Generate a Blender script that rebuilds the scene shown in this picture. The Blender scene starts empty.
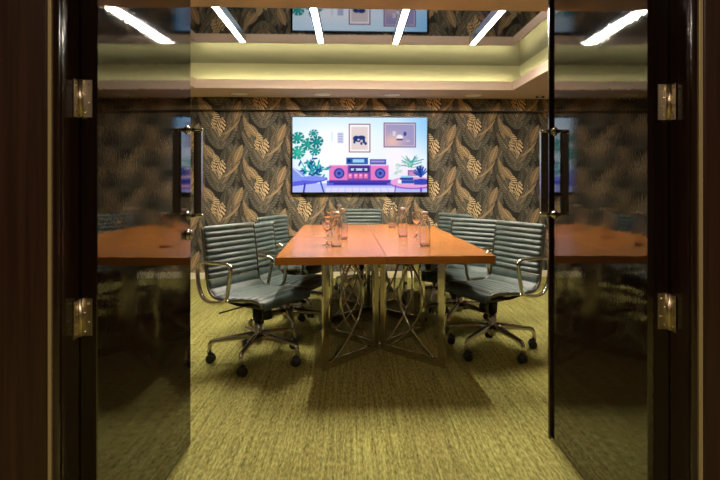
import bpy, math, random
import numpy as np
from mathutils import Vector, Matrix
random.seed(7)
S = bpy.context.scene
COL = S.collection
PI = math.pi

# ------------------------------------------------------------------ helpers
def srgb(r, g, b, a=1.0):
    f = lambda c: (c/255/12.92 if c/255 <= .04045 else ((c/255+.055)/1.055)**2.4)
    return (f(r), f(g), f(b), a)

class MB:
    """collects faces and links them as ONE mesh object"""
    def __init__(s): s.v = []; s.f = []; s.sm = []; s.mi = []
    def add(s, verts, faces, smooth=False, mi=0):
        o = len(s.v); s.v += [tuple(p) for p in verts]
        for q in faces: s.f.append([i+o for i in q]); s.sm.append(smooth); s.mi.append(mi)
        return s
    def box(s, x0, x1, y0, y1, z0, z1, b=0.0, M=None, mi=0):
        if b <= 0:
            v = [(x, y, z) for z in (z0, z1) for y in (y0, y1) for x in (x0, x1)]
            f = [(0,2,3,1),(4,5,7,6),(0,1,5,4),(2,6,7,3),(0,4,6,2),(1,3,7,5)]
        else:
            b = min(b, (x1-x0)*.49, (y1-y0)*.49, (z1-z0)*.49)
            X = (x0, x1); Y = (y0, y1); Z = (z0, z1); v = []; ix = {}
            for i in (0,1):
                for j in (0,1):
                    for k in (0,1):
                        sx, sy, sz = (1,-1)[i], (1,-1)[j], (1,-1)[k]
                        for a in range(3):
                            p = [X[i]+sx*b, Y[j]+sy*b, Z[k]+sz*b]
                            p[a] = (X[i], Y[j], Z[k])[a]
                            ix[(i,j,k,a)] = len(v); v.append(tuple(p))
            f = []
            for i in (0,1):
                f.append([ix[(i,0,0,0)], ix[(i,1,0,0)], ix[(i,1,1,0)], ix[(i,0,1,0)]])
                f.append([ix[(0,i,0,1)], ix[(1,i,0,1)], ix[(1,i,1,1)], ix[(0,i,1,1)]])
                f.append([ix[(0,0,i,2)], ix[(1,0,i,2)], ix[(1,1,i,2)], ix[(0,1,i,2)]])
            for i in (0,1):
                for j in (0,1):
                    f.append([ix[(i,j,0,0)], ix[(i,j,1,0)], ix[(i,j,1,1)], ix[(i,j,0,1)]])
                    f.append([ix[(i,0,j,0)], ix[(i,1,j,0)], ix[(i,1,j,2)], ix[(i,0,j,2)]])
                    f.append([ix[(0,i,j,1)], ix[(1,i,j,1)], ix[(1,i,j,2)], ix[(0,i,j,2)]])
                    for k in (0,1): f.append([ix[(i,j,k,0)], ix[(i,j,k,1)], ix[(i,j,k,2)]])
        if M is not None: v = [M @ Vector(p) for p in v]
        return s.add(v, f, False, mi)
    def tube(s, pts, r, n=10, closed=False, smooth=True, mi=0, flat=None, up=None, M=None):
        """swept tube; r a number or list; flat=(a,b) gives an elliptical / flat section"""
        P = [Vector(p) for p in pts]; m = len(P)
        R = r if isinstance(r, (list, tuple)) else [r]*m
        T = []
        for i in range(m):
            if closed: t = P[(i+1) % m]-P[i-1]
            else: t = P[min(i+1, m-1)]-P[max(i-1, 0)]
            T.append(t.normalized())
        u = Vector(up) if up else (Vector((0,0,1)) if abs(T[0].z) < .9 else Vector((1,0,0)))
        v = []; N = None
        for i in range(m):
            if up: N = (u-T[i]*u.dot(T[i])).normalized()
            else:
                N = u if N is None else N
                N = (N-T[i]*N.dot(T[i])).normalized()
            B = T[i].cross(N)
            for k in range(n):
                a = 2*PI*k/n
                ca, sa = math.cos(a), math.sin(a)
                if flat: v.append(P[i]+N*(ca*flat[0])+B*(sa*flat[1]))
                else: v.append(P[i]+N*(ca*R[i])+B*(sa*R[i]))
        f = []
        for i in range(m if closed else m-1):
            j = (i+1) % m
            for k in range(n):
                l = (k+1) % n
                f.append((i*n+k, i*n+l, j*n+l, j*n+k))
        if not closed:
            f.append(tuple(range(n-1, -1, -1))); f.append(tuple((m-1)*n+k for k in range(n)))
        if M is not None: v = [M @ p for p in v]
        return s.add(v, f, smooth, mi)
    def lathe(s, prof, n=24, c=(0,0,0), mi=0, M=None, smooth=True):
        v = []; f = []; rows = []
        for (r, z) in prof:
            if r < 1e-6: rows.append([len(v)]); v.append(Vector((0,0,z)))
            else:
                rows.append(list(range(len(v), len(v)+n)))
                v += [Vector((r*math.cos(2*PI*k/n), r*math.sin(2*PI*k/n), z)) for k in range(n)]
        for a, b in zip(rows, rows[1:]):
            for k in range(n):
                l = (k+1) % n
                if len(a) == 1 and len(b) == 1: continue
                if len(a) == 1: f.append((a[0], b[l], b[k]))
                elif len(b) == 1: f.append((a[k], a[l], b[0]))
                else: f.append((a[k], a[l], b[l], b[k]))
        v = [(M @ p if M is not None else p)+Vector(c) for p in v]
        return s.add(v, f, smooth, mi)
    def build(s, name, mat, parent=None, bevel=0):
        me = bpy.data.meshes.new(name)
        me.from_pydata(s.v, [], s.f)
        for p, q, k in zip(me.polygons, s.sm, s.mi): p.use_smooth = q; p.material_index = k
        for m in (mat if isinstance(mat, (list, tuple)) else [mat]): me.materials.append(m)
        import bmesh
        bm = bmesh.new(); bm.from_mesh(me); bmesh.ops.recalc_face_normals(bm, faces=bm.faces); bm.to_mesh(me); bm.free()
        o = bpy.data.objects.new(name, me); COL.objects.link(o)
        if parent: o.parent = parent
        return o

def tag(o, label=None, cat=None, group=None, kind=None):
    if label: o['label'] = label
    if cat: o['category'] = cat
    if group: o['group'] = group
    if kind: o['kind'] = kind
    return o
def struct(mb, name, mat, label, cat):
    return tag(mb.build(name, mat), label, cat, None, 'structure')
def empty(name, loc, rz=0):
    o = bpy.data.objects.new(name, None); COL.objects.link(o)
    o.location = loc; o.rotation_euler = (0, 0, rz); o.empty_display_size = .1
    return o
def copy_tree(o, parent=None):
    c = o.copy(); COL.objects.link(c)
    if parent: c.parent = parent
    for ch in [x for x in o.children]: copy_tree(ch, c)
    return c
def fillet(pts, r, n=5, closed=False):
    P = [Vector(p) for p in pts]; m = len(P); out = []
    for i in range(m):
        if not closed and i in (0, m-1): out.append(P[i]); continue
        a, b, c = P[i-1], P[i], P[(i+1) % m]
        rr = r[i] if isinstance(r, (list, tuple)) else r
        d1 = min(rr, (a-b).length*.48); d2 = min(rr, (c-b).length*.48)
        p, q = b+(a-b).normalized()*d1, b+(c-b).normalized()*d2
        for k in range(n+1):
            t = k/n; out.append(p*(1-t)**2+b*(2*t*(1-t))+q*t*t)
    return out

# ------------------------------------------------------------------ materials
def mat(name, col=(.5,.5,.5,1), rough=.5, metal=0, **kw):
    m = bpy.data.materials.new(name); m.use_nodes = True
    b = m.node_tree.nodes['Principled BSDF']
    b.inputs['Base Color'].default_value = col
    b.inputs['Roughness'].default_value = rough
    b.inputs['Metallic'].default_value = metal
    for k, v in kw.items(): b.inputs[k.replace('_', ' ')].default_value = v
    return m
def nd(m, t, **kw):
    n = m.node_tree.nodes.new(t)
    for k, v in kw.items(): setattr(n, k, v)
    return n
def ln(m, a, b): m.node_tree.links.new(a, b)
def bsdf(m): return m.node_tree.nodes['Principled BSDF']
def coords(m, scale, kind='Object'):
    tc = nd(m, 'ShaderNodeTexCoord'); mp = nd(m, 'ShaderNodeMapping')
    mp.inputs['Scale'].default_value = scale
    ln(m, tc.outputs[kind], mp.inputs['Vector']); return mp.outputs['Vector']
def noise(m, vec, scale=1, detail=3, rough=.5):
    n = nd(m, 'ShaderNodeTexNoise'); n.inputs['Scale'].default_value = scale
    n.inputs['Detail'].default_value = detail; n.inputs['Roughness'].default_value = rough
    ln(m, vec, n.inputs['Vector']); return n.outputs['Fac']
def ramp(m, fac, stops):
    r = nd(m, 'ShaderNodeValToRGB'); e = r.color_ramp.elements
    while len(e) < len(stops): e.new(.5)
    for q, (p, c) in zip(e, stops): q.position = p; q.color = c
    ln(m, fac, r.inputs['Fac']); return r.outputs['Color']
def mix(m, a, b, fac, mode='MIX'):
    n = nd(m, 'ShaderNodeMix', data_type='RGBA', blend_type=mode)
    for sck, val in ((n.inputs[6], a), (n.inputs[7], b), (n.inputs[0], fac)):
        if hasattr(val, 'node'): ln(m, val, sck)
        else: sck.default_value = val
    return n.outputs[2]
def bump(m, h, strength, dist=.002):
    n = nd(m, 'ShaderNodeBump'); n.inputs['Strength'].default_value = strength
    n.inputs['Distance'].default_value = dist
    ln(m, h, n.inputs['Height']); ln(m, n.outputs['Normal'], bsdf(m).inputs['Normal'])
def emis(name, col, strength):
    m = bpy.data.materials.new(name); m.use_nodes = True; nt = m.node_tree
    nt.nodes.clear(); e = nt.nodes.new('ShaderNodeEmission'); o = nt.nodes.new('ShaderNodeOutputMaterial')
    e.inputs['Color'].default_value = col; e.inputs['Strength'].default_value = strength
    nt.links.new(e.outputs[0], o.inputs[0]); return m

# carpet: olive loop pile, fine lengthwise stripes, planks of slightly different tint
def make_carpet():
    m = mat('olive_carpet', rough=.95, Specular_IOR_Level=.1)
    fine = noise(m, coords(m, (120, 26, 1)), 1, 3, .6)
    mid = noise(m, coords(m, (70, 2.4, 1)), 1, 2, .5)
    patch = noise(m, coords(m, (1.6, .8, 1)), 1.3, 2, .5)
    c1 = ramp(m, fine, [(.30, srgb(62, 64, 26)), (.5, srgb(146, 141, 80)), (.72, srgb(204, 197, 126))])
    c2 = ramp(m, mid, [(.32, srgb(96, 96, 48)), (.66, srgb(184, 184, 114))])
    c = mix(m, c1, c2, .42)
    br = nd(m, 'ShaderNodeTexBrick'); br.offset = .5
    br.inputs['Color1'].default_value = (1, 1, .96, 1); br.inputs['Color2'].default_value = (.86, .84, .84, 1)
    br.inputs['Mortar'].default_value = (.93, .93, .92, 1); br.inputs['Mortar Size'].default_value = .0
    br.inputs['Scale'].default_value = 1; br.inputs['Brick Width'].default_value = 1.0; br.inputs['Row Height'].default_value = .25
    tc = nd(m, 'ShaderNodeTexCoord'); mp = nd(m, 'ShaderNodeMapping'); mp.inputs['Rotation'].default_value = (0, 0, PI/2)
    ln(m, tc.outputs['Object'], mp.inputs['Vector']); ln(m, mp.outputs['Vector'], br.inputs['Vector'])
    c = mix(m, c, br.outputs['Color'], 1.0, 'MULTIPLY')
    t = ramp(m, patch, [(.35, (.94, .90, .86, 1)), (.65, (1, 1, 1, 1))])
    c = mix(m, c, t, .8, 'MULTIPLY')
    ln(m, c, bsdf(m).inputs['Base Color']); bump(m, fine, .6, .004)
    return m
# glossy dark wenge lacquer with an uneven, slightly rippled finish
def make_lacquer(name, base=(14, 8, 6), base2=(30, 17, 11), rough=.03, ripple=.06, ior=2.0):
    m = mat(name, rough=rough, IOR=ior)
    g = noise(m, coords(m, (60, 60, 1.2)), 1, 4, .6)
    ln(m, ramp(m, g, [(.35, srgb(*base)), (.7, srgb(*base2))]), bsdf(m).inputs['Base Color'])
    r = noise(m, coords(m, (95, 95, 42)), 1, 2, .5)
    w = noise(m, coords(m, (7, 7, 2.2)), 1, 1, .5)
    mm = nd(m, 'ShaderNodeMath', operation='MULTIPLY_ADD')
    ln(m, w, mm.inputs[0]); mm.inputs[1].default_value = .8; ln(m, r, mm.inputs[2])
    bump(m, mm.outputs[0], ripple, .0022)
    return m
def make_wood():
    m = mat('cherry_wood', rough=.27, IOR=1.5, Coat_Weight=.35, Coat_Roughness=.18)
    a = noise(m, coords(m, (2.2, 40, 30)), 1, 4, .6)
    b = noise(m, coords(m, (1.2, 5, 5)), 1, 2, .5)
    c = mix(m, ramp(m, a, [(.2, srgb(142, 82, 26)), (.8, srgb(176, 108, 38))]),
            ramp(m, b, [(.3, srgb(142, 80, 24)), (.7, srgb(190, 122, 46))]), .5)
    ln(m, c, bsdf(m).inputs['Base Color']); bump(m, a, .04, .001)
    return m
def make_leather():
    m = mat('teal_leather', rough=.42, IOR=1.5, Specular_IOR_Level=.45)
    a = noise(m, coords(m, (14, 14, 14)), 1, 3, .6)
    ln(m, ramp(m, a, [(.3, srgb(56, 69, 66)), (.7, srgb(74, 88, 84))]), bsdf(m).inputs['Base Color'])
    f = noise(m, coords(m, (160, 160, 160)), 1, 2, .5); bump(m, f, .12, .001)
    return m

CARPET = make_carpet()
LACQ = make_lacquer('wenge_lacquer')
FRAME = make_lacquer('wenge_frame', (30, 18, 15), (52, 32, 25), .14, .2, 1.7)
PANEL = make_lacquer('wenge_panel', (42, 26, 18), (62, 40, 28), .3, .12, 1.5)
WOOD = make_wood()
WOOD_DARK = mat('seam_dark_inlay', srgb(70, 32, 12), .5)  # dark inlay set in the tabletop seams
LEATHER = make_leather()
CHROME = mat('polished_chrome', (.72, .69, .64, 1), .07, 1)
STEEL = mat('polished_steel', (.62, .58, .52, 1), .10, 1)
RAIL = mat('dull_rail', (.20, .19, .17, 1), .35, 1)
ALU = mat('polished_aluminium', (.66, .61, .54, 1), .2, 1)
NICKEL = mat('satin_nickel', (.62, .53, .40, 1), .30, 1)
SCREW = mat('bright_screw', (.9, .86, .78, 1), .2, 1)
GRAPHITE = mat('graphite_metal', (.6, .59, .57, 1), .22, 1)
BLACK = mat('black_plastic', (.012, .012, .013, 1), .4)
BEZEL = mat('black_bezel', (.010, .011, .014, 1), .25)
PLASTER = mat('warm_plaster', srgb(208, 188, 174), .8)
COVE = mat('cove_plaster', srgb(112, 107, 88), .85)
SPEAKER = mat('grey_grille', srgb(250, 248, 244), .7)
WALLP = mat('dark_taupe_wall', srgb(96, 86, 72), .8)
WHITE = mat('white_skirting', srgb(226, 218, 190), .5)
CREAM = mat('pale_brass_trim', srgb(176, 158, 116), .35, .25)
GLASS = mat('clear_glass', (1, 1, 1, 1), 0.0, 0, Transmission_Weight=1.0, IOR=1.45)
CAP = mat('brushed_cap', (.55, .5, .45, 1), .3, 1)
MIRROR = mat('gloss_black_ceiling', (.30, .31, .33, 1), .03, 1)
CORR = mat('corridor_plaster', srgb(70, 55, 42), .8)
m_ = noise(PLASTER, coords(PLASTER, (30, 30, 30)), 1, 2, .5); bump(PLASTER, m_, .05, .001)
LAMP = emis('warm_led_diffuser', (1, .89, .73, 1), 330)
STRIP = emis('cove_led', (1, .98, .56, 1), 120)
DOWN = emis('corridor_downlight', (1, .80, .58, 1), 1500)

# ------------------------------------------------------------------ room
XL, XR, YF, YB = -2.65, 2.75, 1.47, 6.48         # inner side walls, door wall (corridor face), back wall
DY = 1.556                                       # door wall, room face
ZS, ZM = 2.225, 2.524                            # soffit, glossy ceiling
CX0, CX1, CY0, CY1 = -1.715, 1.806, 3.10, 5.77   # coffer opening
OL, OR, OT = -.80, .975, 2.14                    # door opening
struct(MB().box(-3.0, 3.1, -2.2, YB+.1, -.05, 0), 'floor', CARPET, 'olive green striped carpet running through the doorway under the table', 'floor')

# --- wallpaper, painted as one repeat of feathers and banana leaves (half-drop)
PXM = 200
TW, TH = .53, .525
cw, chh = int(round(2*TW*PXM)), int(round(TH*PXM))
tile = np.zeros((chh, cw, 3)); tile[:] = (36, 35, 30)
yy, xx = np.mgrid[0:chh, 0:cw]
XX = (xx+.5)/PXM; YYv = (yy+.5)/PXM
rng = np.random.RandomState(3)
def torus(cx, cy):
    dx = (XX-cx+TW) % (2*TW)-TW; dy = (YYv-cy+TH/2) % TH-TH/2
    return dx, dy
def big(cx, cy, reach):
    for ox in (-2*TW, 0, 2*TW):
        for oy in (-2*TH, -TH, 0, TH, 2*TH):
            dx = XX-(cx+ox); dy = YYv-(cy+oy)
            if abs(dx).min() > reach or abs(dy).min() > reach: continue
            yield dx, dy
def leaf(cx, cy, L, W, ang, c0, c1, style='rib', nv=9, alpha=1.0, bend=0.0):
    """one leaf, base at (cx,cy), pointing ang degrees; repeated on the half-drop lattice"""
    for k in (0, 1):
        for dx, dy in big(cx+k*TW, cy+k*TH/2, L*1.1):
            a = math.radians(ang); u = (dx*math.cos(a)+dy*math.sin(a))/L
            w = (-dx*math.sin(a)+dy*math.cos(a)); w = w-bend*L*(u-u*u)*2
            uc = np.clip(u, 0, 1)
            half = W/2*np.power(np.sin(PI*np.power(uc, .82)), .72)
            m = (u > 0) & (u < 1) & (np.abs(w) < half)
            if not m.any(): continue
            q = np.abs(w)/np.maximum(half, 1e-6)
            t = np.zeros_like(u)
            if style == 'rib':
                t = .5+.5*np.sin(2*PI*(u*nv-q*.9))
                t = .25+.75*np.clip(t, 0, 1)*(.4+.6*q); t = np.where(q < .10, 1.15, t)
            elif style == 'tiger':
                t = np.where(np.sin(2*PI*(u*nv+.55*np.sin(3.2*q+1.5*np.sign(w))-q*.5)) > -.25, 1.0, -.35); t = np.where(q < .08, .8, t)
            elif style == 'feather':
                t = np.where(np.sin(2*PI*(u*nv*1.8+q*1.1)) > .1, 1.0, .05); t = np.where(q < .14, .9, t)
            elif style == 'smooth':
                t = np.where(q < .12, .3, .55+.45*(1-q)); t = np.where(w > 0, t*.78, t)
            t = np.where(q > .88, -.15, t)
            c = np.asarray(c0)[None, None]*(1-t[..., None])+np.asarray(c1)[None, None]*t[..., None]
            mm = (m*alpha)[..., None]
            tile[:] = tile*(1-mm)+c*mm
TA0, TA1 = (58, 51, 40), (122, 108, 84)
GR0, GR1 = (52, 52, 44), (104, 99, 80)
DK0, DK1 = (42, 40, 34), (84, 78, 62)
GD0, GD1 = (98, 76, 48), (176, 146, 100)
GL0, GL1 = (40, 32, 24), (200, 168, 116)
# x to the right, z up inside one repeat, flower centred at F
F = (.26, .26)
def L_(dx, dz, *a, **k): leaf(F[0]+dx, F[1]+dz, *a, **k)
L_(.26, -.06, .40, .13, 97, DK0, DK1, 'rib', 13)
L_(.27, -.16, .34, .12, 76, DK0, DK1, 'smooth')
L_(.25, -.20, .34, .12, 112, DK0, DK1, 'rib', 12)
L_(.20, .10, .30, .12, 118, GR0, GR1, 'rib', 11)
L_(.30, .08, .32, .12, 66, GR0, GR1, 'rib', 12)
L_(.02, -.32, .38, .15, 120, GR0, GR1, 'rib', 11)
L_(.03, -.32, .40, .15, 60, GR0, GR1, 'rib', 11)
L_(.0, -.25, .42, .14, 112, TA0, TA1, 'rib', 14)
L_(.05, -.24, .42, .13, 70, TA0, TA1, 'rib', 14)
L_(-.06, -.12, .34, .12, 124, TA0, TA1, 'rib', 11)
L_(.05, -.10, .34, .14, 84, DK0, DK1, 'rib', 12)
L_(.11, -.14, .42, .115, 76, TA0, TA1, 'rib', 14)
L_(-.10, -.01, .33, .12, 108, GR0, GR1, 'rib', 11)
L_(.02, -.22, .24, .125, 122, TA0, (128, 114, 90), 'smooth')
L_(.03, -.22, .25, .125, 62, TA0, (124, 110, 88), 'smooth')
L_(-.145, .08, .30, .085, 106, (62, 50, 34), (164, 134, 90), 'feather', 9)
L_(.215, -.10, .28, .08, 98, (58, 50, 38), (134, 114, 82), 'feather', 9)
L_(.05, -.14, .30, .034, 44, GD0, (178, 146, 98), 'smooth', bend=-.16)
L_(.20, .04, .24, .105, 68, GD0, (166, 134, 90), 'rib', 9)
L_(-.05, .10, .22, .10, 130, GD0, GD1, 'rib', 8)
L_(.005, .01, .16, .095, 116, GL0, GL1, 'tiger', 5.5)
L_(.01, -.17, .12, .05, 84, GL0, (196, 162, 112), 'tiger', 4)
L_(-.03, -.09, .17, .10, 104, GL0, GL1, 'tiger', 3.6)
L_(.015, -.12, .20, .13, 80, GL0, GL1, 'tiger', 4.2)
tile = np.clip(tile.mean(2, keepdims=True)*.30+tile*.70, 0, 255)+rng.normal(0, 3.0, (chh, cw, 1)); tile = np.clip(tile, 2, 255)/255
tile = np.where(tile <= .04045, tile/12.92, ((tile+.055)/1.055)**2.4)*1.35

def painted_grid(name, nx, ny, place, cols, material, parent=None):
    """flat grid whose corners carry the printed colours; place(i,j) arrays -> xyz, cols (ny+1,nx+1,3)"""
    jj, ii = np.mgrid[0:ny+1, 0:nx+1]
    co = place(ii.ravel()/nx, jj.ravel()/ny).astype(np.float32)
    a = (np.arange(ny)[:, None]*(nx+1)+np.arange(nx)[None]).ravel()
    q = np.stack([a, a+1, a+nx+2, a+nx+1], 1).astype(np.int32)
    me = bpy.data.meshes.new(name)
    me.vertices.add(len(co)); me.vertices.foreach_set('co', co.ravel())
    me.loops.add(q.size); me.loops.foreach_set('vertex_index', q.ravel())
    me.polygons.add(len(q)); me.polygons.foreach_set('loop_start', np.arange(0, q.size, 4, dtype=np.int32))
    me.update(calc_edges=True)
    at = me.color_attributes.new('print', 'FLOAT_COLOR', 'POINT')
    c4 = np.ones((len(co), 4), np.float32); c4[:, :3] = cols.reshape(-1, 3)
    at.data.foreach_set('color', c4.ravel())
    me.materials.append(material)
    o = bpy.data.objects.new(name, me); COL.objects.link(o)
    if parent: o.parent = parent
    return o
PAPER = mat('leaf_wallpaper', rough=.62, Specular_IOR_Level=.25)
at_ = nd(PAPER, 'ShaderNodeAttribute', attribute_name='print')
ln(PAPER, at_.outputs['Color'], bsdf(PAPER).inputs['Base Color'])
WX0, WZ0 = .22, .085       # where the repeat starts on the wall
def paper(x, z):
    u = ((x-WX0) % (2*TW))*PXM; v = ((z-WZ0) % TH)*PXM
    return tile[v.astype(int) % chh, u.astype(int) % cw]
def paper_wall(name, x0, x1, z0, z1, y, label, cat):
    nx, ny = int((x1-x0)*PXM), int((z1-z0)*PXM)
    jj, ii = np.mgrid[0:ny+1, 0:nx+1]
    cols = paper(x0+(x1-x0)*ii/nx+1e-6, z0+(z1-z0)*jj/ny+1e-6)
    pl = lambda u, v: np.stack([x0+(x1-x0)*u, np.full_like(u, y), z0+(z1-z0)*v], 1)
    o = painted_grid(name, nx, ny, pl, cols, PAPER)
    return tag(o, label, cat, None, 'structure')
paper_wall('wall_back', XL, XR, 0, 2.10, YB, 'dark wallpaper of taupe and golden leaves behind the television', 'wall')
# pelmet: a shallow papered box across the top of the back wall
paper_wall('trim_1', XL, XR, 2.075, ZS, YB-.10, 'shallow leaf-papered bulkhead along the top of the back wall', 'bulkhead')
struct(MB().box(XL, XR, YB-.0995, YB, 2.075, ZS), 'trim_2', WALLP, 'dark underside of the papered bulkhead', 'bulkhead')
struct(MB().box(XL, XR, YB-.018, YB-.001, 0, .078, .003), 'baseboard_back', WHITE, 'cream skirting board along the leaf-papered wall', 'skirting')
struct(MB().box(XL-.1, XL, DY, YB, 0, 2.7), 'wall_left', WALLP, 'dark taupe wall to the left of the table', 'wall')
struct(MB().box(XR, XR+.1, DY, YB, 0, 2.7), 'wall_right', WALLP, 'dark taupe wall to the right of the table', 'wall')
w = MB(); w.box(-3.0, OL-.02, YF, DY, 0, 2.7); w.box(OR+.02, 3.1, YF, DY, 0, 2.7); w.box(OL-.02, OR+.02, YF, DY, OT+.02, 2.7)
struct(w, 'wall_front', WALLP, 'wall the double doors are set into', 'wall')
# soffit ring, lips, cove recess, glossy ceiling
s = MB(); T = .10; LZ = 2.322
s.box(XL, XR, DY, CY0, ZS, ZS+.01); s.box(XL, XR, CY1, YB, ZS, ZS+.01)
s.box(XL, CX0, CY0, CY1, ZS, ZS+.01); s.box(CX1, XR, CY0, CY1, ZS, ZS+.01)
e = .012
s.box(CX0-e, CX1+e, CY1, CY1+e, ZS+.01, LZ); s.box(CX0-e, CX1+e, CY0-e, CY0, ZS+.01, LZ)
s.box(CX0-e, CX0, CY0, CY1, ZS+.01, LZ); s.box(CX1, CX1+e, CY0, CY1, ZS+.01, LZ)
struct(s, 'ceiling_soffit', PLASTER, 'beige dropped ceiling border around the glossy recess', 'ceiling')
G = .115
c = MB()
c.box(CX0-G-.02, CX1+G+.02, CY1+G, CY1+G+.02, ZS+.01, ZM); c.box(CX0-G-.02, CX1+G+.02, CY0-G-.02, CY0-G, ZS+.01, ZM)
c.box(CX0-G-.02, CX0-G, CY0-G, CY1+G, ZS+.01, ZM); c.box(CX1+G, CX1+G+.02, CY0-G, CY1+G, ZS+.01, ZM)
struct(c, 'ceiling_cove', COVE, 'pale cove upstand washed by greenish strip light', 'ceiling')
struct(MB().box(CX0-G, CX1+G, CY0-G, CY1+G, ZM, ZM+.02), 'ceiling', MIRROR, 'glossy black mirror ceiling reflecting the television', 'ceiling')
strips = [((CX0, CX1), (CY1+.0125, CY1+.0165), 'cove light strip behind the far edge of the ceiling border'),
          ((CX0, CX1), (CY0-.0165, CY0-.0125), 'cove light strip behind the near edge of the ceiling border'),
          ((CX0-.0165, CX0-.0125), (CY0, CY1), 'cove light strip behind the left edge of the ceiling border'),
          ((CX1+.0125, CX1+.0165), (CY0, CY1), 'cove light strip behind the right edge of the ceiling border')]
for (xa, ya, lb) in strips:
    tag(MB().box(xa[0], xa[1], ya[0], ya[1], ZS+.0755, ZS+.0835).build('cove_light_strip', STRIP), lb, 'light strip', 'cove light strips')

# corridor side: jamb lining, architrave, pale trim, wood panels
j = MB()
j.box(OL-.02, OL, YF, DY, 0, OT); j.box(OR, OR+.02, YF, DY, 0, OT); j.box(OL-.02, OR+.02, YF, DY, OT, OT+.02)
struct(j, 'trim_3', FRAME, 'dark lacquered lining of the doorway', 'door frame')
j = MB()
for sx, x in ((-1, OL), (1, OR)):
    a, b = sorted((x+sx*.003, x+sx*.0195)); j.box(a, b, YF-.014, YF, 0, OT+.02, .004)
j.box(OL-.0195, OR+.0195, YF-.014, YF, OT+.003, OT+.02, .004)
struct(j, 'trim_4', FRAME, 'dark narrow architrave around the doorway', 'architrave')
j = MB(); j.box(OL-.0305, OL-.0205, YF-.018, YF, 0, 2.6, .002); struct(j, 'trim_5', CREAM, 'pale narrow vertical trim left of the doorway', 'trim')
j = MB(); j.box(OR+.0205, OR+.0325, YF-.018, YF, 0, 2.6, .002); struct(j, 'trim_6', CREAM, 'pale narrow vertical trim right of the doorway', 'trim')
struct(MB().box(-1.75, OL-.031, YF-.022, YF, 0, 2.6, .002), 'trim_7', PANEL, 'dark brown wood wall panel left of the doorway', 'wall panel')
struct(MB().box(OR+.033, 1.9, YF-.022, YF, 0, 2.6, .002), 'trim_8', PANEL, 'dark brown wood wall panel right of the doorway', 'wall panel')
w = MB(); w.box(-3.1, -3.0, -2.2, YF, 0, 2.7); w.box(3.1, 3.2, -2.2, YF, 0, 2.7); w.box(-3.1, 3.2, -2.3, -2.2, 0, 2.7)
struct(w, 'wall_corridor', CORR, 'corridor walls behind the camera', 'wall')
struct(MB().box(-3.1, 3.2, -2.3, YF, 2.6, 2.7), 'ceiling_corridor', CORR, 'corridor ceiling outside the doors', 'ceiling')

# corridor downlights (they put the soft glints on the wood panels)
def downlight(x, y, lb):
    d = empty('recessed_downlight', (x, y, 2.6)); tag(d, lb, 'downlight', 'corridor downlights')
    MB().lathe([(.045, -.001), (.06, -.001), (.06, -.008), (.045, -.006)], 24).build('trim_ring', CHROME, d)
    MB().lathe([(0, -.004), (.045, -.004)], 24).build('lamp_lens', DOWN, d)
downlight(-.95, -.5, 'corridor downlight outside the left door')
downlight(1.15, -.5, 'corridor downlight outside the right door')

# ------------------------------------------------------------------ doors
DW, DH = .818, 2.115
def make_door(name, side, X, rot, label, knob):
    """side -1 hinged left, +1 hinged right; local +y runs from hinge to free edge, the face we see is at local x=0"""
    r = empty(name, (X, DY+.005, 0), rot); tag(r, label, 'door', None, 'structure')
    DT = abs((OL if side < 0 else OR)-X)+.010
    o = -side                         # the way into the room
    xa, xb = sorted((0, side*DT))
    MB().box(xa, xb, 0, DW, .012, DH, .0025).build('door_leaf', LACQ, r)
    # D pull handle: flat bar on two round stand-offs
    xs, xe = sorted((o*.030, o*.064))
    hy = DW-.042
    bar = MB().box(xs, xe, hy-.011, hy+.011, 1.0535, 1.4165, .002).build('pull_handle', GRAPHITE, r)
    for z in (1.045, 1.425):
        t = MB(); t.tube([(0, hy, z), (o*.066, hy, z)], .0085, 14)
        t.tube([(o*.0005, hy, z), (o*.004, hy, z)], .021, 18); t.tube([(o*.006, hy, z), (o*.012, hy, z)], .015, 18)
        t.build('standoff', CHROME, bar)
    if knob:
        k = MB(); k.tube([(o*.0005, hy, .960), (o*.006, hy, .960)], .026, 22)
        k.tube([(o*.006, hy, .960), (o*.020, hy, .960), (o*.024, hy, .960)], [.017, .020, .014], 20)
        k.build('thumb_turn', CHROME, r)
    else:
        xa2, xb2 = sorted((0, o*.013))
        MB().box(xa2, xb2, DW-.014, DW+.004, .006, DH, .003).build('meeting_stile', FRAME, r)
    for z0 in (.742, 1.384):
        h = MB(); SX = abs((OL if side < 0 else OR)-X)-.006
        x1, x2 = sorted((side*(SX-.031), side*(SX+.001)))
        h.box(x1, x2, -.003, .0, z0, z0+.110, .001)
        h.tube([(side*SX, -.0065, z0), (side*SX, -.0065, z0+.110)], .0062, 14)
        x3, x4 = sorted((side*(SX+.0022), side*(SX+.0044)))
        h.box(x3, x4, -.036, -.004, z0-.002, z0+.108, .001)
        hg = h.build('hinge', NICKEL, r)
        for q in range(4):
            zz = z0+.014+q*.027
            xo = side*(SX-(.022 if q % 2 else .011))
            MB().tube([(xo, -.003, zz), (xo, -.0048, zz)], .0036, 10).build('screw', SCREW, hg)
            MB().tube([(side*(SX+.0023), -.022-(.006 if q % 2 else 0), zz), (side*(SX+.0006), -.022-(.006 if q % 2 else 0), zz)], .0036, 10).build('screw', SCREW, hg)
    return r
make_door('door_1', -1, -.749, math.radians(-1.5), 'glossy dark wood left door standing open with a round lock turn', True)
make_door('door_2', 1, .907, math.radians(-1.1), 'glossy dark wood right door standing open with a projecting meeting edge', False)

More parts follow.
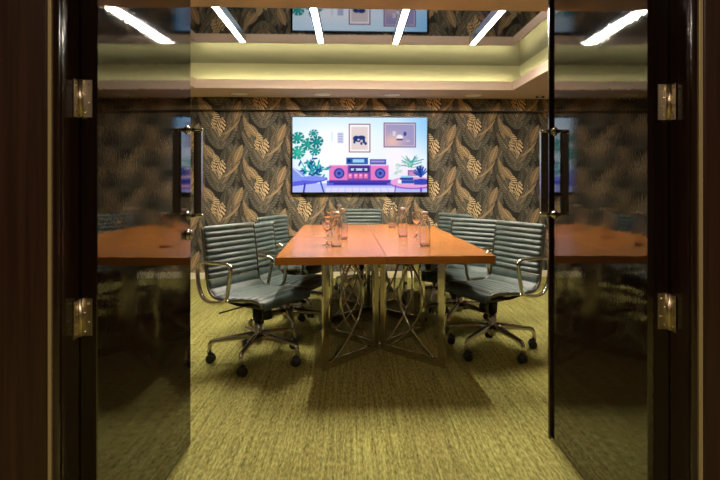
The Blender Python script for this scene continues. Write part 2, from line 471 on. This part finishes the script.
# ------------------------------------------------------------------ television
tv = empty('wall_television', (.093, YB-.055, 1.527))
tag(tv, 'large flat television showing a pastel living room picture on the leaf wall', 'television')
MB().box(-.846, .859, 0, .045, -.487, .487, .004).build('bezel', BEZEL, tv)
MB().box(-.30, .30, .045, .054, -.2, .2).build('wall_bracket', BLACK, tv)
SW, SH = 300, 168
jj, ii = np.mgrid[0:SH+1, 0:SW+1]
pu = ii/SW*605+57; pv = (1-jj/SH)*337+55           # the picture's own drawing units
img = np.zeros((SH+1, SW+1, 3))
def put(mask, c, a=1.0):
    m = (np.clip(mask, 0, 1)*a)[..., None]; img[:] = img*(1-m)+np.asarray(c, float)*m
def soft(d, w=2.0): return np.clip(.5-d/w, 0, 1)
def rect(x0, y0, x1, y1, c, a=1.0, w=2.0):
    d = np.maximum(np.maximum(x0-pu, pu-x1), np.maximum(y0-pv, pv-y1)); put(soft(d, w), c, a)
def ell(x, y, rx, ry, c, a=1.0, w=2.0, ang=0):
    t = math.radians(ang); dx, dy = pu-x, pv-y
    X_, Y_ = dx*math.cos(t)+dy*math.sin(t), -dx*math.sin(t)+dy*math.cos(t)
    d = (np.sqrt((X_/rx)**2+(Y_/ry)**2)-1)*min(rx, ry); put(soft(d, w), c, a)
def poly(P, c, a=1.0):
    ins = np.zeros_like(pu, bool); n = len(P)
    for i in range(n):
        (x1, y1), (x2, y2) = P[i], P[i-1]
        if y1 == y2: continue
        cr = ((y1 > pv) != (y2 > pv)) & (pu < (x2-x1)*(pv-y1)/(y2-y1)+x1); ins ^= cr
    put(ins.astype(float), c, a)
def line(x0, y0, x1, y1, th, c, a=1.0):
    L2 = (x1-x0)**2+(y1-y0)**2; t = np.clip(((pu-x0)*(x1-x0)+(pv-y0)*(y1-y0))/L2, 0, 1)
    put(soft(np.hypot(pu-x0-t*(x1-x0), pv-y0-t*(y1-y0))-th/2), c, a)
img[:] = (208, 236, 250)
g = lambda cx, cy, s_: np.exp(-(((pu-cx)/s_)**2+((pv-cy)/(s_*.8))**2))
put(g(250, 190, 190), (255, 252, 255)); put(g(540, 230, 120), (250, 240, 255), .9)
put(np.clip((pu-520)/160, 0, 1)*np.clip((240-pv)/190, 0, 1), (92, 170, 240), .85)
put(np.clip((120-pv)/80, 0, 1), (178, 216, 248), .45)
put(np.clip((pv-250)/90, 0, 1)*np.clip((pu-460)/100, 0, 1), (255, 214, 226), .7)
rect(57, 352, 662, 392, (176, 186, 244)); rect(210, 340, 520, 362, (96, 92, 206)); rect(205, 372, 520, 392, (226, 220, 248), .8)
for q in range(9): line(225+q*33, 392, 232+q*31, 374, 2.5, (170, 160, 226), .8)
# wall pictures
rect(308, 83, 406, 213, (150, 112, 122)); rect(313, 88, 401, 208, (248, 240, 244)); rect(320, 97, 394, 200, (222, 206, 204))
for q in ((342, 150, 15, 13), (365, 146, 18, 10), (352, 160, 10, 6), (376, 160, 6, 12), (334, 164, 5, 9), (384, 172, 6, 7), (365, 172, 5, 7)): ell(*q, (38, 58, 118))
ell(352, 155, 5, 4, (222, 206, 204))
rect(465, 77, 612, 190, (128, 102, 132)); rect(470, 82, 607, 185, (206, 190, 206)); rect(474, 86, 603, 181, (154, 148, 190))
put(g(505, 165, 50)*(pu > 474)*(pu < 603)*(pv > 86)*(pv < 181), (240, 190, 170), .8)
rect(506, 116, 520, 138, (206, 200, 224)); ell(538, 144, 15, 12, (236, 226, 236)); rect(524, 150, 552, 157, (70, 62, 120)); ell(562, 128, 7, 10, (60, 76, 150)); ell(575, 160, 10, 3, (208, 190, 210))
rect(257, 123, 285, 172, (196, 200, 226), .8)
for q in range(4): rect(261, 128+q*11, 281, 133+q*11, (150, 156, 206), .8)
rect(228, 122, 238, 165, (208, 232, 240), .8)
# stereo on the low sideboard
rect(220, 336, 500, 351, (70, 58, 170)); rect(240, 351, 480, 358, (52, 44, 150))
rect(220, 270, 488, 338, (226, 122, 190)); rect(303, 270, 407, 338, (118, 74, 168))
rect(220, 270, 303, 274, (244, 160, 214)); rect(407, 270, 488, 274, (244, 160, 214))
for x in (265, 450):
    ell(x, 307, 24, 24, (56, 62, 160)); ell(x, 307, 17, 17, (88, 104, 196)); ell(x, 307, 7, 7, (44, 44, 130))
rect(312, 275, 400, 302, (46, 44, 116)); rect(318, 284, 392, 295, (196, 208, 236)); ell(336, 290, 6, 5, (60, 60, 140)); ell(374, 290, 6, 5, (60, 60, 140))
for x in (315, 340, 362, 385): rect(x-9, 308, x+9, 330, (232, 118, 170)); ell(x, 316, 4, 4, (250, 200, 220))
rect(297, 236, 395, 266, (44, 92, 168)); rect(326, 243, 378, 258, (158, 206, 236)); ell(310, 251, 7, 7, (26, 52, 120))
rect(403, 243, 477, 267, (84, 96, 178)); rect(408, 250, 470, 257, (176, 152, 208))
# big leafy plants on the left
def frond(x, y, r, c, c2):
    ell(x, y, r*.98, r*.80, c, 1, 3, -25); ell(x+r*.2, y-r*.1, r*.5, r*.4, c2, .8, 14, -25)
    for k in range(8):
        a = math.radians(-10+k*45-25); ca, sa = math.cos(a), math.sin(a)
        line(x+ca*r*.55, y+sa*r*.48, x+ca*r*1.05, y+sa*r*.95, 4.5, (222, 242, 248), .9)
        line(x, y, x+math.cos(a+.35)*r*.8, y+math.sin(a+.35)*r*.65, 1.6, c2)
for q in ((78, 148, 32, (22, 122, 120), (44, 160, 146)), (80, 214, 36, (20, 140, 132), (70, 190, 160)), (150, 128, 22, (14, 110, 116), (40, 150, 140)),
          (128, 176, 34, (22, 128, 124), (48, 164, 146)), (164, 166, 32, (12, 104, 112), (34, 146, 140)), (158, 206, 26, (14, 112, 118), (40, 160, 150))): frond(*q)
line(150, 205, 138, 290, 4, (90, 170, 170)); line(84, 235, 120, 300, 4, (70, 160, 170))
rs = np.random.RandomState(5)
for k in range(60):
    x, y = rs.normal(150, 26), rs.normal(284, 18)
    ell(x, y, 13, 4, [(12, 92, 132), (34, 140, 160), (70, 180, 176), (20, 70, 140)][k % 4], 1, 2, rs.uniform(0, 180))
poly([(57, 280), (96, 300), (132, 345), (57, 350)], (128, 150, 232)); line(60, 284, 130, 346, 5, (210, 216, 250))
poly([(57, 345), (210, 325), (214, 336), (160, 352), (57, 366)], (92, 96, 214)); ell(150, 330, 58, 11, (126, 140, 236))
line(112, 355, 106, 392, 8, (58, 58, 176)); line(182, 345, 196, 392, 7, (72, 78, 190))
# right: palm, round table, books, blue plant
for k in range(26):
    a = rs.uniform(-170, -10); l = rs.uniform(24, 52); x, y = 590+rs.uniform(-14, 10), 268+rs.uniform(-14, 14)
    line(x, y, x+math.cos(math.radians(a))*l*1.25, y+math.sin(math.radians(a))*l*.8, 4, [(58, 140, 150), (112, 190, 172), (160, 206, 190)][k % 3])
for k in range(14): ell(530+rs.uniform(-25, 25), 290+rs.uniform(-25, 20), 8, 3, (176, 210, 190), .8, 2, rs.uniform(0, 180))
rect(575, 292, 616, 318, (150, 92, 160)); rect(581, 298, 610, 316, (192, 140, 190))
ell(600, 352, 106, 27, (156, 98, 196)); ell(600, 347, 104, 25, (224, 164, 214)); line(520, 362, 516, 392, 5, (120, 90, 190)); rect(630, 370, 640, 392, (110, 80, 190))
rect(540, 326, 600, 337, (44, 66, 156)); rect(546, 338, 604, 352, (40, 84, 172)); rect(544, 318, 594, 325, (140, 206, 236)); rect(530, 336, 546, 352, (240, 240, 250))
ell(640, 345, 34, 14, (60, 70, 180)); rect(604, 334, 640, 358, (52, 70, 176))
for k in range(16):
    a = rs.uniform(-165, -15); line(634, 322, 634+math.cos(math.radians(a))*34, 322+math.sin(math.radians(a))*46, 7, [(30, 62, 152), (50, 96, 188), (24, 44, 120)][k % 3])
img = np.clip(img, 0, 255)/255
img = np.where(img <= .04045, img/12.92, ((img+.055)/1.055)**2.4)
SCREEN = bpy.data.materials.new('screen_picture'); SCREEN.use_nodes = True
nt = SCREEN.node_tree; nt.nodes.clear()
e_ = nt.nodes.new('ShaderNodeEmission'); o_ = nt.nodes.new('ShaderNodeOutputMaterial'); a_ = nt.nodes.new('ShaderNodeAttribute'); a_.attribute_name = 'print'
e_.inputs['Strength'].default_value = .92
nt.links.new(a_.outputs['Color'], e_.inputs['Color']); nt.links.new(e_.outputs[0], o_.inputs[0])
painted_grid('screen', SW, SH, lambda u, v: np.stack([-.822+1.659*u, np.full_like(u, -.0012), -.459+.922*v], 1), img, SCREEN, tv)

# ------------------------------------------------------------------ ceiling lamps and soffit fittings
LB = ['leftmost of the four glowing linear ceiling lamps', 'second from left of the four glowing linear ceiling lamps',
      'third from left of the four glowing linear ceiling lamps', 'rightmost of the four glowing linear ceiling lamps']
LX = [-1.012, -.288, .408, 1.138]
lp = empty('linear_ceiling_lamp', (LX[0], 4.36, ZM)); tag(lp, LB[0], 'ceiling lamp', 'linear lamps on the glossy ceiling')
h = MB(); h.box(-.029, -.0215, -.505, .505, -.034, -.0005); h.box(.0215, .029, -.505, .505, -.034, -.0005); h.box(-.0215, .0215, -.505, .505, -.010, -.0005)
h.build('housing', GRAPHITE, lp)
MB().box(-.021, .021, -.495, .495, -.033, -.0105, .003).build('diffuser', LAMP, lp)
for y in (-.513, .5055): MB().box(-.031, .031, y, y+.0075, -.036, -.0005, .002).build('end_cap', GRAPHITE, lp)
for k in (1, 2, 3):
    q = copy_tree(lp); q.location.x = LX[k]; q['label'] = LB[k]
SPL = ['leftmost round ceiling speaker in the soffit', 'round ceiling speaker above the left part of the television',
       'round ceiling speaker above the right part of the television', 'rightmost round ceiling speaker in the soffit']
sp = empty('ceiling_speaker', (-1.311, 6.12, ZS)); tag(sp, SPL[0], 'ceiling speaker', 'round speakers in the soffit')
MB().lathe([(0, -.007), (.095, -.007), (.100, -.005)], 28).build('grille', SPEAKER, sp)
MB().lathe([(.100, -.0005), (.100, -.008), (.112, -.006), (.115, -.0005)], 28).build('rim', PLASTER, sp)
for k, x in enumerate((-.347, .474, 1.437)):
    q = copy_tree(sp); q.location.x = x; q['label'] = SPL[k+1]
for k, (x, lb) in enumerate(((2.215, 'left of the two small dark ceiling nozzles by the right door'), (2.29, 'right of the two small dark ceiling nozzles by the right door'))):
    q = MB().lathe([(0, -.022), (.016, -.020), (.018, -.012), (.008, -.008), (.008, -.0005), (0, -.0005)], 14, (x, 6.15, ZS)).build('ceiling_nozzle', BLACK)
    tag(q, lb, 'ceiling nozzle', 'ceiling nozzles')

# ------------------------------------------------------------------ table
tb = empty('conference_table', (.184, 4.265, 0), math.radians(1.15))
tag(tb, 'long orange cherry wood conference table on crossed chrome frames', 'table')
LW, LL, TT, Z0 = .66, 1.175, .75, .703
t = MB()
for sx in (-1, 1):
    for sy in (-1, 1):
        a, b = sorted((sx*.0010, sx*LW)); c, d = sorted((sy*.0010, sy*LL))
        t.box(a, b, c, d, Z0, TT, .0022)
top = t.build('tabletop', WOOD, tb)
sm = MB(); sm.box(-.0018, .0018, -LL+.004, LL-.004, Z0+.004, TT-.0012); sm.box(-LW+.004, LW-.004, -.0018, .0018, Z0+.004, TT-.0012)
sm.build('seam', WOOD_DARK, top)
AX, AY = .390, .415
def arc_pts(L, H, kind):
    """curved rods of one wing in its plane, s = distance from the centre post, z up"""
    out = []
    for k in range(25):
        t_ = k/24; z = .05+(H-.055)*t_
        q = .27+1.75*(t_-.60)**2
        s_ = L*(q if kind else 1-q)
        out.append((s_, z))
    return out
for py in (-.555, .555):
    p = MB()
    for a in range(4):
        ang = math.atan2(AY, AX) if a == 0 else (PI-math.atan2(AY, AX) if a == 1 else (PI+math.atan2(AY, AX) if a == 2 else -math.atan2(AY, AX)))
        M = Matrix.Translation((0, py, 0)) @ Matrix.Rotation(ang, 4, 'Z')
        p.box(.014, .062, -.007, .007, .0006, Z0, .0015, M)
    p.box(-.02, .02, py-.02, py+.02, .56, .585, .002); p.box(-.022, .022, py-.022, py+.022, .0006, .045, .002)
    ped = p.build('pedestal_post', STEEL, tb)
    Lw = math.hypot(AX, AY)
    for a in range(4):
        ang = [math.atan2(AY, AX), PI-math.atan2(AY, AX), PI+math.atan2(AY, AX), -math.atan2(AY, AX)][a]
        M = Matrix.Translation((0, py, 0)) @ Matrix.Rotation(ang, 4, 'Z')
        f = MB(); f.box(Lw-.052, Lw, -.007, .007, .0006, Z0, .0015, M)
        f.box(.0625, Lw-.0525, -.007, .007, .0006, .05, .0015, M); f.box(.0625, Lw-.0525, -.007, .007, Z0-.03, Z0, .0015, M)
        f.build('wing_frame', STEEL, ped)
        for kind in (0, 1):
            A = arc_pts(Lw-.052-.0625, Z0-.03, kind)
            off = .0072*(1 if kind else -1)
            MB().tube([(s_+.0625, off, z) for s_, z in A], .0072, 8, M=M).build('curved_rod', STEEL, ped)

# ------------------------------------------------------------------ chairs
def sling_profile():
    P = [(.275, .405), (.262, .438), (.225, .458), (.15, .458), (.05, .448), (-.06, .440), (-.15, .442), (-.205, .462), (-.240, .505), (-.254, .57), (-.270, .68), (-.288, .79), (-.308, .900)]
    P = [Vector((x*.95 if x > 0 else x*.87, 0, z)) for x, z in P]; out = []
    for i in range(len(P)-1):
        p0, p1, p2, p3 = P[max(i-1, 0)], P[i], P[i+1], P[min(i+2, len(P)-1)]
        for k in range(14):
            t_ = k/14
            out.append(.5*((2*p1)+(p2-p0)*t_+(2*p0-5*p1+4*p2-p3)*t_*t_+(3*p1-p0-3*p2+p3)*t_**3))
    out.append(P[-1]); return out
PROF = sling_profile()
ARC = [0]
for a, b in zip(PROF, PROF[1:]): ARC.append(ARC[-1]+(b-a).length)
SPLIT = next(i for i, p in enumerate(PROF) if p.x < -.218)
def at_arc(s_):
    s_ = max(0, min(ARC[-1], s_))
    import bisect
    i = min(max(bisect.bisect_right(ARC, s_)-1, 0), len(PROF)-2)
    t_ = (s_-ARC[i])/(ARC[i+1]-ARC[i]); p = PROF[i].lerp(PROF[i+1], t_); d = (PROF[i+1]-PROF[i]).normalized()
    return p, Vector((d.z, 0, -d.x))*-1
def ribbed(s0, s1, name, parent, ribs, halfw):
    n = ribs*8; ys = [-1, -.985, -.93, -.6, -.2, .2, .6, .93, .985, 1]
    m = MB(); top = []; bot = []; v = []
    for i in range(n+1):
        s_ = s0+(s1-s0)*i/n; p, nn = at_arc(s_)
        ph = (i % 8)/8; lift = .0030+.0155*abs(math.sin(PI*ph))**.6
        if i in (0, n): lift = .006
        ra, rb = [], []
        for y in ys:
            edge = 1 if abs(y) < .95 else (.75 if abs(y) < .99 else .35)
            sag = .018*(1-y*y)*(1 if s_ > ARC[SPLIT] else .45)
            q = p+Vector((0, y*halfw, 0))-nn*sag
            ra.append(len(v)); v.append(q+nn*(lift*edge)); rb.append(len(v)); v.append(q-nn*(lift*.8*edge))
        top.append(ra); bot.append(rb)
    f = []; K = len(ys)
    for i in range(n):
        for k in range(K-1):
            f.append((top[i][k], top[i][k+1], top[i+1][k+1], top[i+1][k])); f.append((bot[i][k], bot[i+1][k], bot[i+1][k+1], bot[i][k+1]))
        f.append((top[i][0], top[i+1][0], bot[i+1][0], bot[i][0])); f.append((top[i][-1], bot[i][-1], bot[i+1][-1], top[i+1][-1]))
    for r_ in (0, n):
        for k in range(K-1): f.append((top[r_][k], bot[r_][k], bot[r_][k+1], top[r_][k+1]))
    m.add(v, f, True); return m.build(name, LEATHER, parent)
def make_chair(star):
    c = empty('office_chair', (0, 0, 0))
    sS = ARC[SPLIT]
    ribbed(0, sS-.002, 'seat', c, 9, .232); ribbed(sS+.002, ARC[-1], 'backrest', c, 9, .232)
    for sy in (-1, 1):
        pts = [at_arc(.02+(ARC[-1]-.025)*k/46)[0]+Vector((0, sy*.243, 0)) for k in range(47)]
        MB().tube(pts, .01, 8, flat=(.006, .011), up=(0, 1, 0)).build('side_rail', RAIL, c)
        loop = [(-.268, .676), (.035, .676), (-.010, .440), (-.15, .415), (-.232, .446), (-.268, .56)]
        P = fillet([(x, sy*.277, z) for x, z in loop], [.05, .05, .05, .06, .10, .10], 6, True)
        MB().tube(P, .011, 10, closed=True, flat=(.015, .0115), up=(0, 1, 0)).build('armrest', CHROME, c)
        MB().tube([(-.02, sy*.270, .438), (-.02, sy*.240, .440)], .009, 8).build('arm_bolt', CHROME, c)
        MB().tube([(-.252, sy*.270, .672), (-.236, sy*.240, .672)], .008, 8).build('arm_bolt', CHROME, c)
    t = MB()
    t.tube(fillet([(-.03, -.24, .436), (-.02, -.13, .385), (0, 0, .375), (-.02, .13, .385), (-.03, .24, .436)], .05), .011, 8)
    t.tube(fillet([(.13, -.24, .447), (.09, -.12, .392), (.06, 0, .38), (.09, .12, .392), (.13, .24, .447)], .05), .011, 8)
    t.build('seat_brace', BLACK, c)
    m = MB(); m.box(-.075, .10, -.06, .06, .352, .402, .012); m.lathe([(0, .268), (.034, .268), (.036, .30), (.040, .355), (0, .355)], 20)
    m.tube([(.075, 0, .36), (.082, 0, .285)], .034, 16)
    m.build('tilt_mechanism', BLACK, c)
    MB().tube([(-.02, -.06, .376), (-.06, -.16, .366), (-.085, -.265, .358)], [.005, .0045, .006], 8).build('tilt_lever', BLACK, c)
    MB().lathe([(0, .105), (.020, .105), (.024, .112), (.034, .135), (.036, .175), (.029, .20), (.027, .275), (0, .275)], 24).build('column', ALU, c)
    for k in range(5):
        a = star+k*2*PI/5; M = Matrix.Rotation(a, 4, 'Z')
        P = fillet([(.022, 0, .172), (.16, 0, .158), (.308, 0, .139), (.316, 0, .062)], [0, .08, .028, 0], 5)
        R = [.026-.012*min(1, p.x/.28) for p in P]
        lg = MB().tube(P, R, 10, M=M).build('leg', ALU, c)
        cs = MB(); sw = random.uniform(-.8, .8)
        C = M @ Vector((.316, 0, 0)); Mw = Matrix.Translation(C) @ Matrix.Rotation(a+sw, 4, 'Z')
        for sy in (-1, 1):
            cs.tube([Mw @ Vector((-.012, sy*.006, .0285)), Mw @ Vector((-.012, sy*.009, .0285)), Mw @ Vector((-.012, sy*.022, .0285)), Mw @ Vector((-.012, sy*.026, .0285))], [.022, .0283, .0283, .021], 18)
        cs.tube([Mw @ Vector((-.012, -.008, .0285)), Mw @ Vector((-.012, .008, .0285))], .012, 10)
        cs.tube([Mw @ Vector((0, 0, .040)), Mw @ Vector((0, 0, .066))], .010, 10)
        cs.tube([Mw @ Vector((0, 0, .058)), Mw @ Vector((-.02, 0, .060)), Mw @ Vector((-.036, 0, .048))], [.012, .013, .008], 10)
        cs.build('caster', BLACK, lg)
    return c
D = math.radians
CH = [(-.632, 3.525, -32, 0, D(189+32), 'teal ribbed office chair at the near left corner of the table'),
      (.995, 3.655, 207, 0, D(6-207), 'teal ribbed office chair at the near right corner of the table'),
      (-.525, 4.185, -21, -.045, 0, 'teal ribbed office chair on the left side between its two neighbours'),
      (-.515, 4.86, -25, -.028, 0, 'farthest teal ribbed office chair on the left side of the table'),
      (.90, 4.335, 226, -.030, 0, 'teal ribbed office chair on the right side between its two neighbours'),
      (.80, 5.0, 211, -.022, 0, 'farthest teal ribbed office chair on the right side of the table'),
      (.10, 5.62, -90, -.012, 0, 'teal ribbed office chair at the far head of the table under the television')]
proto = {}
ch0 = make_chair(D(189+32))
for k, (x, y, rz, dz, st, lb) in enumerate(CH):
    o = ch0 if k == 0 else copy_tree(ch0)
    tag(o, lb, 'office chair', 'chairs around the conference table')
    o.location = (x, y, 0); o.rotation_euler.z = D(rz)
    if k:
        for p in o.children:
            if p.name.startswith(('leg', 'column')):
                if k == 1: p.rotation_euler.z = D(6-207)-D(189+32)
            else: p.location.z = dz
    if k > 1:
        turn = {2: 15, 3: 30, 4: 12, 5: 40, 6: 20}[k]
        for p in o.children:
            if p.name.startswith('leg'): p.rotation_euler.z = D(turn)

# ------------------------------------------------------------------ bottles and glasses on the table
def make_bottle():
    b = empty('glass_bottle', (0, 0, TT))
    MB().lathe([(0, .001), (.031, .0008), (.0355, .004), (.0365, .02), (.0365, .150), (.034, .168), (.024, .184), (.0185, .196), (.0175, .214), (.0195, .216), (.0195, .222), (.0160, .222), (.0155, .197), (.0215, .182), (.0312, .166), (.0340, .150), (.0340, .02), (.031, .006), (0, .005)], 28).build('bottle_body', GLASS, b)
    MB().lathe([(0, .2225), (.021, .2225), (.0215, .2255), (.0215, .236), (.020, .2385), (0, .2385)], 24).build('cap', CAP, b)
    return b
BT = [(-.107, 3.587, 'glass bottle nearest on the left side of the table'),
      (-.069, 4.022, 'second glass bottle back on the left side of the table'),
      (-.115, 4.70, 'farthest glass bottle on the left side of the table'),
      (.506, 3.590, 'glass bottle nearest on the right side of the table'),
      (.411, 4.185, 'middle glass bottle of the three on the right side of the table'),
      (.392, 5.05, 'farthest glass bottle on the right, toward the television')]
b0 = make_bottle()
for k, (x, y, lb) in enumerate(BT):
    o = b0 if k == 0 else copy_tree(b0)
    o.location = (x, y, TT); tag(o, lb, 'bottle', 'glass bottles on the table')
def make_glass():
    g = empty('stemmed_glass', (0, 0, TT))
    MB().lathe([(0, .0005), (.033, .0005), (.034, .002), (.020, .005), (.007, .010), (.0045, .020), (0, .020)], 28).build('foot', GLASS, g)
    MB().lathe([(0, .0202), (.0042, .0202), (.0036, .05), (.004, .085), (.006, .0925), (0, .0925)], 20).build('stem', GLASS, g)
    MB().lathe([(0, .0930), (.006, .0930), (.020, .110), (.033, .140), (.038, .170), (.0389, .190), (.039, .199), (.0388, .2), (.0382, .2), (.038, .199), (.0379, .190), (.0370, .170), (.0316, .141), (.018, .113), (0, .1)], 28).build('bowl', GLASS, g)
    return g
GT = [(-.176, 3.668, 'stemmed glass beside the nearest left bottle'),
      (-.192, 4.172, 'middle stemmed glass of the three on the left side'),
      (-.196, 4.72, 'farthest stemmed glass on the left side of the table'),
      (.520, 4.180, 'stemmed glass beside the middle bottle on the right side')]
g0 = make_glass()
for k, (x, y, lb) in enumerate(GT):
    o = g0 if k == 0 else copy_tree(g0)
    o.location = (x, y, TT); tag(o, lb, 'glass', 'stemmed glasses on the table')

# ------------------------------------------------------------------ world, camera, view
wd = bpy.data.worlds.new('dim_interior'); S.world = wd; wd.use_nodes = True
wd.node_tree.nodes['Background'].inputs['Color'].default_value = (.01, .01, .01, 1)
cam = bpy.data.objects.new('Camera', bpy.data.cameras.new('Camera')); COL.objects.link(cam)
cam.location = (0, 0, 1.194); cam.rotation_euler = (PI/2, 0, -math.radians(2.3))
cam.data.sensor_width = 36; cam.data.lens = 26.0; cam.data.shift_x = -.0179; cam.data.shift_y = -.0806; cam.data.clip_start = .05
S.camera = cam
vs = S.view_settings
vs.view_transform = 'Standard'; vs.look = 'None'; vs.gamma = 1; vs.use_curve_mapping = False; vs.exposure = 0.25
S.cycles.use_denoising = True
S.cycles.max_bounces = 14; S.cycles.transmission_bounces = 10; S.cycles.glossy_bounces = 6
S.cycles.sample_clamp_indirect = 6; S.cycles.blur_glossy = .1
